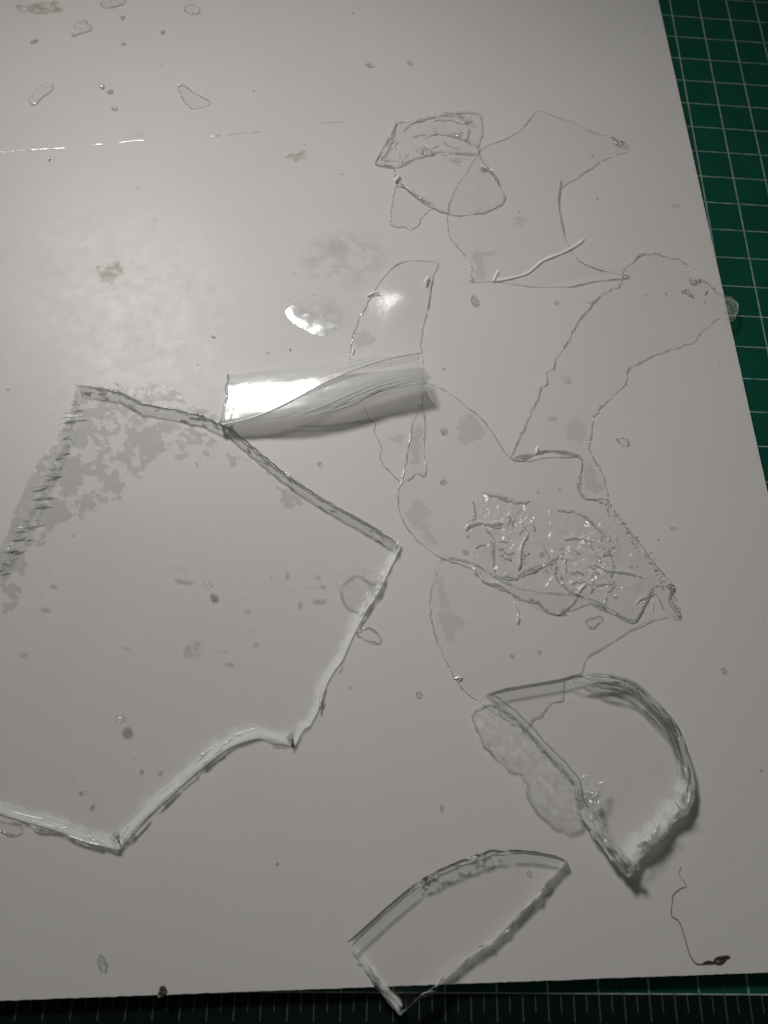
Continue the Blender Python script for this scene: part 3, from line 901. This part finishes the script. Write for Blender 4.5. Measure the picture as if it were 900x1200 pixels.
WF = (440, 440, 380 / 900)
filmD_px = zp(*WF, [(190, 510), (160, 570), (150, 640), (165, 720), (195, 790), (228, 852), (260, 885), (330, 935)]) + \
    [(600, 848), (616, 854), (623, 843), (634, 838), (644, 825), (659, 820), (662, 797), (681, 788), (689, 769), (714, 754), (744, 736), (778, 723), (797, 724), (786, 692), (764, 689)] + \
    zp(*WF, [(720, 680), (640, 640), (560, 610), (450, 600), (350, 570), (270, 520)])
filmD, dzf, _ = film('clear_film', 'smooth clear film running under the half-moon shard', 'film', filmD_px, .10, seed=6.6, amp=.05, jag=.25)
patch('contact_patch', zp(*WF, [(180, 530), (195, 560), (215, 640), (260, 700), (230, 720), (210, 780), (180, 730), (160, 650), (165, 580)]), BT + .03, M_MOTTLE2, filmD, .7, .8, 1.0, fade=1.6)
bead('crease', resample(flat(zp(*WF, [(215, 842), (238, 838), (230, 852)])), .3, False, False), 1.0, .6, lambda p: dzf(p), M_GLINT, filmD, seed=8)  # white fleck painted as a glint

filmW_px = zp(*WF, [(130, 20), (200, 45), (250, 85), (300, 125), (340, 185), (372, 226), (420, 235), (490, 226), (560, 224), (572, 255), (566, 300), (582, 338), (640, 345), (670, 390),
                    (720, 450), (780, 530), (825, 585), (810, 625), (845, 672), (800, 650), (770, 600), (720, 680), (660, 665), (600, 630), (530, 655), (480, 660), (420, 628), (370, 602),
                    (310, 575), (280, 540), (200, 510), (150, 485), (100, 440), (70, 390), (62, 330), (75, 280), (90, 200), (100, 140), (120, 80)])
filmW, wzf, wP = film('clear_film', 'large clear film with a badly wrinkled and puckered middle', 'film', filmW_px, .22, seed=8.8, amp=.06, jag=.25)
patch('contact_patch', zp(*WF, [(78, 345), (110, 335), (150, 360), (165, 430), (185, 490), (150, 475), (105, 430), (80, 390)]), BT + .03, M_MOTTLE2, filmW, .7, .8, 1.0, fade=1.6)
patch('contact_patch', zp(*WF, [(240, 100), (275, 110), (315, 155), (290, 180), (240, 200), (218, 185), (222, 150)]), BT + .03, M_CONTACT, filmW, .7, .8, 1.0, fade=1.6)
# puckered middle: a crumpled gel skin
puck_px = zp(*WF, [(285, 330), (340, 325), (420, 345), (500, 365), (570, 375), (650, 400), (690, 430), (740, 500), (775, 560), (770, 610), (720, 675), (650, 655), (590, 630), (540, 655),
                   (480, 655), (420, 622), (370, 598), (330, 560), (280, 540), (265, 480), (250, 425), (275, 390)])
PK = ccw(resample(flat(puck_px), .5, True, smooth=True))
PK = resample(rough_line(PK, .5, .5, 2.0, True), .5, True)
pv, pf = cdt(PK, .5, 9)
hot = [at(*q) for q in zp(*WF, [(380, 400), (600, 490), (640, 460), (560, 540), (620, 560)])]
hv = []
for p in pv:
    e = min(1.0, dist_poly(p, PK) / 2.0)
    r1 = 1 - abs(n1(p.x * .16, p.y * .16, 3.0)) * 2.2
    r2 = 1 - abs(n1(p.x * .42, p.y * .42, 6.0)) * 2.0
    r3 = n1(p.x * 1.4, p.y * 1.4, 8.0)
    hq = sum(math.exp(-((p - c).length / 6.5) ** 2) for c in hot)
    hq = min(1.0, hq)
    hgt = e * (.18 + .9 * max(0, r1) ** 3 * .6 + (.25 + .95 * hq) * max(0, r2) ** 2 + (.08 + .42 * hq) * r3)
    hv.append((p.x, p.y, BT + .38 + hgt))
pko = mesh_obj('puckered_skin', hv, pf, M_PUCK, filmW)
pka = pko.data.attributes.new('fade', 'FLOAT', 'POINT')
pka.data.foreach_set('value', [min(1.0, dist_poly(p, PK) / 5.0) for p in pv])
ridges = [([(293, 323), (340, 335), (380, 348), (425, 348)], 1.1), ([(268, 345), (275, 380), (260, 410), (248, 428)], .9), ([(250, 425), (280, 408), (320, 412), (355, 405)], 1.2),
          ([(330, 455), (325, 500), (330, 550)], .8), ([(330, 552), (380, 560), (420, 545), (470, 520), (500, 515)], 1.3), ([(265, 530), (300, 570), (340, 580), (372, 600)], 1.1),
          ([(372, 600), (400, 620), (440, 625), (480, 655), (530, 662)], 1.2), ([(500, 665), (540, 635), (570, 600)], .9), ([(385, 625), (395, 660), (393, 690)], .9),
          ([(500, 520), (500, 560), (530, 590), (570, 600)], .9), ([(720, 682), (745, 635), (768, 590)], 1.1), ([(765, 620), (768, 655)], .6), ([(590, 630), (650, 655), (710, 675)], 1.0),
          ([(500, 372), (560, 380), (600, 410), (640, 450)], .9), ([(400, 400), (420, 440), (405, 470), (395, 540)], .9), ([(480, 515), (520, 490)], 1.0), ([(620, 460), (630, 440)], .6),
          ([(520, 455), (560, 450), (600, 460)], .7), ([(560, 590), (540, 600), (520, 580), (510, 545)], .8), ([(395, 540), (410, 500), (425, 490)], 1.0), ([(545, 540), (565, 545), (580, 555)], .9),
          ([(455, 470), (470, 480), (480, 510)], .7), ([(640, 480), (660, 520), (650, 560)], .8), ([(600, 520), (640, 540), (690, 545), (740, 560)], .9),
          ([(330, 455), (300, 420)], .7), ([(560, 560), (600, 580), (650, 575)], .8)]
for k, (pts, w) in enumerate(ridges):
    ln = rough_line(resample(flat(zp(*WF, pts)), .45, False, True), .35, .7, k * 1.7)
    bead('wrinkle', ln, w * .65, w * .42, BT + .45, (M_RIM, M_EDGEM, M_CREASE_CAUSTIC)[k % 3], filmW, seed=k * 2.1, vary=.5)
rnd = random.Random(21)
hots = zp(*WF, [(375, 400), (610, 470), (640, 490), (560, 540), (600, 590), (520, 520), (440, 520), (680, 560), (330, 470), (690, 620)])
for k in range(64):
    c = hots[k % len(hots)]
    x, y = c[0] + rnd.gauss(0, 15), c[1] + rnd.gauss(0, 10)
    q = at(x, y)
    if not inside(q, PK):
        continue
    a0 = rnd.uniform(0, 6.3)
    L = rnd.uniform(.5, 2.2)
    d = Vector((math.cos(a0), math.sin(a0))) * L
    nb = Vector((-d.y, d.x)) * rnd.uniform(-.5, .5)
    ln = resample([q - d, q + nb, q + d], .35, False, True)
    bead('wrinkle', ln, rnd.uniform(.2, .55), rnd.uniform(.15, .4), BT + .5 + rnd.uniform(0, .5), (M_RIM, M_EDGEC, M_EDGEM, M_CREASE_CAUSTIC)[k % 4], filmW, seed=k * .7, vary=.6)
# rough frayed right border
rnd = random.Random(8)
fray = flat(zp(*WF, [(640, 345), (670, 390), (720, 450), (780, 530), (815, 590)]))
fr = resample(fray, 1.0)
fr = resample(fray, .35)
for k, p in enumerate(fr):
    d = Vector((rnd.uniform(-1, 1), rnd.uniform(-.7, .7))) * .8
    o = Vector((rnd.uniform(-2.4, .6), rnd.uniform(-.9, .9)))
    bead('frayed_tuft', resample([p + o - d, p + o + Vector((rnd.uniform(-.2, .2), .3)), p + o + d], .4, False, True), rnd.uniform(.3, .7), rnd.uniform(.2, .4), BT + .3, (M_RIM, M_EDGEC, M_EDGEM)[k % 3], filmW, seed=k)
bead('frayed_tuft', resample(flat(zp(*WF, [(800, 580), (825, 585), (815, 615), (845, 672)])), .4), .8, .6, BT + .3, M_RIM, filmW, seed=3)

for k, (root, fz, x, y, dx, dy) in enumerate([(stripf, szf, 437, 346, 7, -2), (stripf, szf, 500, 330, 3, -5), (filmA, azf, 466, 211, 3, -4), (filmA, azf, 566, 198, 4, 2), (filmC, czf, 629, 528, 1, -5),
                                              (filmW, wzf, 681, 690, 5, -6), (filmW, wzf, 678, 697, 6, 3), (stripf, szf, 414, 412, 1, -4)]):
    bead('painted_glint', resample(flat([(x - dx, y - dy), (x, y - .8), (x + dx, y + dy)]), .25, False, True), .9, .45, lambda p: fz(p), M_GLARE, root, seed=k + 90, vary=.3)  # small white beads added to paint glints on the films
# ------------------------------------------------------------------ crumbs and flakes
def crumb(name, label, cat, x, y, rx, ry, rz, h, group=None, mat=None, z=BT, seed=0):
    """an irregular flattened pebble of clear plastic"""
    bm = bmesh.new()
    bmesh.ops.create_icosphere(bm, subdivisions=2, radius=1.0)
    p0 = at(x, y, z)
    k = (at(x + 1, y, z) - p0).length
    V = []
    ca, sa = math.cos(rz), math.sin(rz)
    for v in bm.verts:
        c = v.co
        d = 1 + .38 * noise.noise(c * 1.5 + Vector((seed * 3.1, 1.7 * seed, seed)))
        u, w = c.x * d * rx * k, c.y * d * ry * k
        V.append((u * ca - w * sa, u * sa + w * ca, max(-.35, c.z * d) * h + .35 * h + .02))
    F = [[v.index for v in f.verts] for f in bm.faces]
    bm.free()
    me = bpy.data.meshes.new(name)
    me.from_pydata([(a * MM, b * MM, c * MM) for a, b, c in V], [], F)
    me.polygons.foreach_set('use_smooth', [True] * len(F))
    me.materials.append(mat or M_DROP)
    o = bpy.data.objects.new(name, me)
    COL.objects.link(o)
    o.location = (p0.x * MM, p0.y * MM, z * MM)
    return tag(o, label, cat, group)

CR = [(144, 21, 4, 3), (145, 52, 3, 3), (191, 38, 3.5, 3), (40, 49, 5, 3), (120, 102, 5, 3), (129, 108, 4, 4), (134, 128, 4, 3.4), (58, 187, 4, 2),
      (433, 77, 5, 3), (480, 74, 4, 3), (375, 544, 3.4, 3.4), (520, 504, 5, 4.4), (519, 563, 4, 3.2), (545, 645, 3.5, 3), (491, 814, 4, 4), (848, 786, 4, 3.4),
      (788, 619, 1.6, 4), (517, 947, 4, 2), (620, 1023, 3, 3), (86, 914, 3, 2), (100, 930, 4, 2), (180, 891, 2.5, 2), (158, 889, 2.5, 2), (475, 637, 0, 0), (340, 410, 2, 1.6),
      (553, 330, 3, 2), (652, 355, 3, 3), (634, 648, 3, 3), (470, 660, 0, 0), (410, 806, 2, 1.5), (632, 764, 3, 2.4), (600, 769, 3, 2), (585, 835, 3, 1.6), (250, 395, 3, 1.6)]
for k, (x, y, rx, ry) in enumerate(CR):
    if not rx:
        continue
    q = at(x, y)
    zc, where = BT, 'lying on bare white board'
    if inside(q, shard_loop):
        zc, where = BT + 3.32, 'on the face of the biggest shard'
    elif inside(q, wP):
        zc, where = BT + .5, 'on the large wrinkled film'
    elif y < 165 and x < 300:
        where = 'above the straight broken scratch'
    elif y < 165:
        where = 'beside the crumpled oval film'
    crumb('crumb', 'tiny clear crumb ' + where, 'crumb', x, y, rx, ry, random.uniform(0, 3), random.uniform(.3, .55), 'tiny clear crumbs ' + where, seed=k, z=zc)
crumb('droplet', 'oval clear droplet below the bright crease of the wide film', 'droplet', 556, 353, 4.5, 8, .3, .8, seed=40)
crumb('droplet', 'long clear droplet alone near the lower edge of the board', 'droplet', 120, 1128, 5, 9.5, .45, .9, seed=41)
crumb('droplet', 'heart-shaped clear droplet on the biggest shard', 'droplet', 141, 843, 6, 6, .4, .8, z=BT + 3.32, seed=42)
crumb('droplet', 'pebble-shaped clear droplet on the biggest shard', 'droplet', 244, 686, 4.5, 6, .7, .8, z=BT + 3.32, seed=43)
# beads of clear stuff on the face of the big shard that throw their own small shadows
for k, (x, y, rx, ry) in enumerate([(208, 667, 11, 3), (262, 764, 6, 2.4), (330, 660, 2, 5), (345, 695, 2, 6), (368, 690, 9, 3), (366, 662, 4, 2), (372, 673, 4, 2), (428, 672, 3, 5), (45, 700, 6, 2.5),
                                    (55, 672, 5, 2.5), (283, 702, 5, 1.6), (293, 741, 4, 2), (140, 745, 4, 1.4), (20, 752, 5, 2)]):
    crumb('gel_blob', 'flattened clear blob stuck on the face of the biggest shard', 'blob', x, y, rx, ry, random.uniform(-.15, .15), .3, 'clear blobs on the biggest shard', z=BT + 3.32, seed=60 + k, mat=M_BLOB)

def flake(label, px, lay=.06, h=.35, seed=0.0, mat=None, z=BT, group=None, name='flake'):
    P = ccw(resample(flat(px, z), .4, True, smooth=True))
    P = resample(rough_line(P, .2, .9, seed, True), .4, True)
    root = thing(name, label, 'flake', (*centroid(P)[:2], z), group)
    v2, F = cdt(P, 1.0, 2)
    zf = lambda p: z + lay + h * .5 * (1 + n1(p.x * .6, p.y * .6, seed))
    mesh_obj('sheet', [(p.x, p.y, zf(p)) for p in v2], F, mat or M_FILM2, root)
    bead('rim', P, .4, .3, lambda p: zf(p) - .04, M_RIM, root, True, .6, seed)
    return root
T1 = (0, 0, .5)
flake('cloudy clear flake, elongated, above the straight scratch', zp(*T1, [(68, 235), (80, 215), (100, 198), (120, 195), (122, 212), (100, 228), (82, 246)]), seed=1.1, mat=M_WHITE)
flake('faint wide clear flake with a ragged outline above the straight scratch', zp(*T1, [(418, 205), (430, 200), (450, 215), (490, 238), (480, 250), (450, 254), (430, 235)]), seed=2.1)
flake('squarish cloudy flake between scattered crumbs', zp(*T1, [(178, 55), (200, 50), (215, 70), (190, 78), (170, 84)]), seed=3.1, mat=M_WHITE)
flake('bright clear flake cut off by the photo edge', zp(*T1, [(238, 5), (262, -8), (292, 0), (285, 12), (245, 20)]), seed=4.1, mat=M_WHITE)
flake('dull grey rounded flake among the crumbs', zp(*T1, [(432, 18), (450, 10), (468, 22), (460, 34), (438, 30)]), seed=5.1, mat=M_FROST)
flake('small pointed clear flake beside the long curved film', zp(*CF, [(400, 658), (432, 658), (438, 680), (420, 682)]), seed=6.1)
flake('tiny clear flake beside the right side of the biggest shard', zp(200, 640, 1 / 3, [(705, 155), (730, 150), (743, 165), (735, 178), (708, 172)]), seed=7.1)
flake('thin clear flake sticking out from under the biggest shard', zp(200, 640, 1 / 3, [(655, 310), (690, 288), (715, 298), (740, 325), (728, 340), (690, 332)]), seed=8.1)
flake('small clear flake under the near edge of the biggest shard', zp(0, 740, 260 / 900, [(-20, 770), (40, 775), (85, 785), (88, 818), (40, 824), (-10, 800)]), seed=9.1)
flake('small angular clear flake below the wrinkled film', zp(520, 560, 1 / 3, [(500, 500), (540, 485), (558, 500), (525, 525), (505, 522)]), seed=10.1)
flake('round clear flake stuck on the biggest shard', zp(200, 640, 1 / 3, [(580, 110), (605, 75), (640, 60), (690, 90), (735, 85), (720, 130), (690, 170), (665, 195), (600, 170)]), z=BT + 3.32, seed=12.1)
# crumb at the corner of the big shard and dirt on the board's edge
crumb('crumb', 'rough greyish crumb at the pointed corner of the biggest shard', 'crumb', 152, 981, 8, 4.5, .2, 1.2, seed=70, mat=M_FROST)
dirt = thing('dirt_speck', 'dark brown clump of dirt on the near edge of the board', 'dirt', (*at(190, 1161), BT))
dp = at(190, 1161)
rnd = random.Random(3)
for k in range(9):
    bm = bmesh.new()
    bmesh.ops.create_icosphere(bm, subdivisions=1, radius=1)
    c = Vector((dp.x + rnd.uniform(-.8, .8), dp.y + rnd.uniform(-.8, .8), BT + rnd.uniform(.2, .9)))
    r = rnd.uniform(.25, .6)
    Vd = [tuple(c + v.co * r * (1 + .5 * noise.noise(v.co * 2 + Vector((k, k, 0))))) for v in bm.verts]
    Fd = [[v.index for v in f.verts] for f in bm.faces]
    bm.free()
    mesh_obj('grain', Vd, Fd, M_DARK if k % 3 else plain('tan_grain', (.35, .24, .13), .7), dirt, smooth=False)

# white glue smear
SM = (240, 290, 1 / 3)
smear_px = zp(*SM, [(285, 222), (305, 203), (328, 212), (338, 236), (360, 232), (385, 252), (410, 258), (440, 266), (474, 280), (442, 298), (415, 314), (380, 304), (338, 282), (300, 256)])
P = ccw(resample(flat(smear_px), .4, True, smooth=True))
P = resample(rough_line(P, .45, .7, 2.0, True), .4, True)
smear = thing('glue_smear', 'whitish glossy smear on the board behind the rolled tube', 'smear', (*centroid(P)[:2], BT))
v2, F = cdt(P, .6, 2)
mesh_obj('smear_skin', [(p.x, p.y, BT + .02 + min(1, dist_poly(p, P) / 2.0) * (.32 + .16 * n1(p.x * .4, p.y * .4, 2))) for p in v2], F, M_GLINT, smear)

# brown fibre
HR = (680, 980, 220 / 900)
fib = thing('brown_fibre', 'wavy brown hair-like fibre near the front edge of the board', 'fibre', (*at(800, 1090), BT))
pts = resample(flat(zp(*HR, [(482, 145), (472, 180), (492, 210), (508, 238), (480, 250), (445, 280), (438, 330), (436, 380), (465, 400), (482, 430), (498, 480), (515, 540), (530, 580), (560, 612), (620, 605)])), .4, False, True)
line3('thread', [(p.x, p.y, BT + .16 + .1 * n1(p.x, p.y)) for p in pts], lambda t: .035 + .10 * t, M_HAIR, fib)
for q in ([(585, 608), (610, 602), (640, 605)], [(635, 605), (650, 585), (690, 578), (715, 576)], [(640, 607), (665, 605), (700, 582)], [(680, 580), (700, 576), (714, 578)]):
    pts = resample(flat(zp(*HR, q)), .3, False, True)
    line3('frayed_end', [(p.x, p.y, BT + .25) for p in pts], lambda t: .12 + .22 * math.sin(math.pi * t), M_DARK, fib)
patch('stain', zp(*HR, [(725, 565), (750, 555), (768, 575), (750, 590), (730, 580)]), BT + .006, M_STAIN, board, .2, fade=.6)

# straight scratch broken into lengths across the far part of the board
for k, (a, b) in enumerate([((-8, 179), (78, 173)), ((108, 170), (122, 169)), ((139, 167), (173, 164)), ((246, 160), (308, 154)), ((370, 145), (402, 143))]):
    ln = resample(flat([a, ((a[0] + b[0]) / 2, (a[1] + b[1]) / 2 - .6), b]), .8, False, True)
    bead('scratch', ln, .85, .12, BT + .004, M_CREASE_CAUSTIC, board, seed=k, vary=.4)

# stains and smudges that belong to the board
stains = [([(330, 184), (345, 178), (358, 175), (362, 188), (350, 190), (338, 187)], M_STAIN), ([(110, 312), (140, 305), (146, 320), (132, 336), (115, 330)], M_STAIN),
          ([(215, 755), (232, 748), (240, 765), (228, 778), (214, 772)], M_STAINP), ([(638, 488), (652, 487), (654, 494), (642, 495)], M_STAINP),
          ([(655, 440), (668, 438), (670, 450), (658, 450)], M_STAINP), ([(740, 182), (748, 186), (752, 192), (744, 190)], M_STAIN), ([(780, 240), (800, 237), (800, 244), (784, 244)], M_STAIN),
          ([(15, 5), (70, 0), (75, 15), (45, 18), (20, 14)], M_STAIN),
          ([(350, 280), (400, 265), (450, 275), (460, 310), (420, 345), (370, 335), (345, 310)], M_SMUDGE), ([(150, 155), (168, 150), (174, 163), (145, 165)], M_SMUDGE),
          ([(330, 340), (400, 345), (420, 380), (380, 400), (330, 380)], M_SMUDGE)]
for k, (q, mt) in enumerate(stains):
    patch('stain', q, BT + .006 + .001 * k, mt, board, .9, .4, k * 1.0, fade=7.0 if mt is M_SMUDGE else .8)
for o in bpy.data.objects:
    if '_org' in o:
        del o['_org']
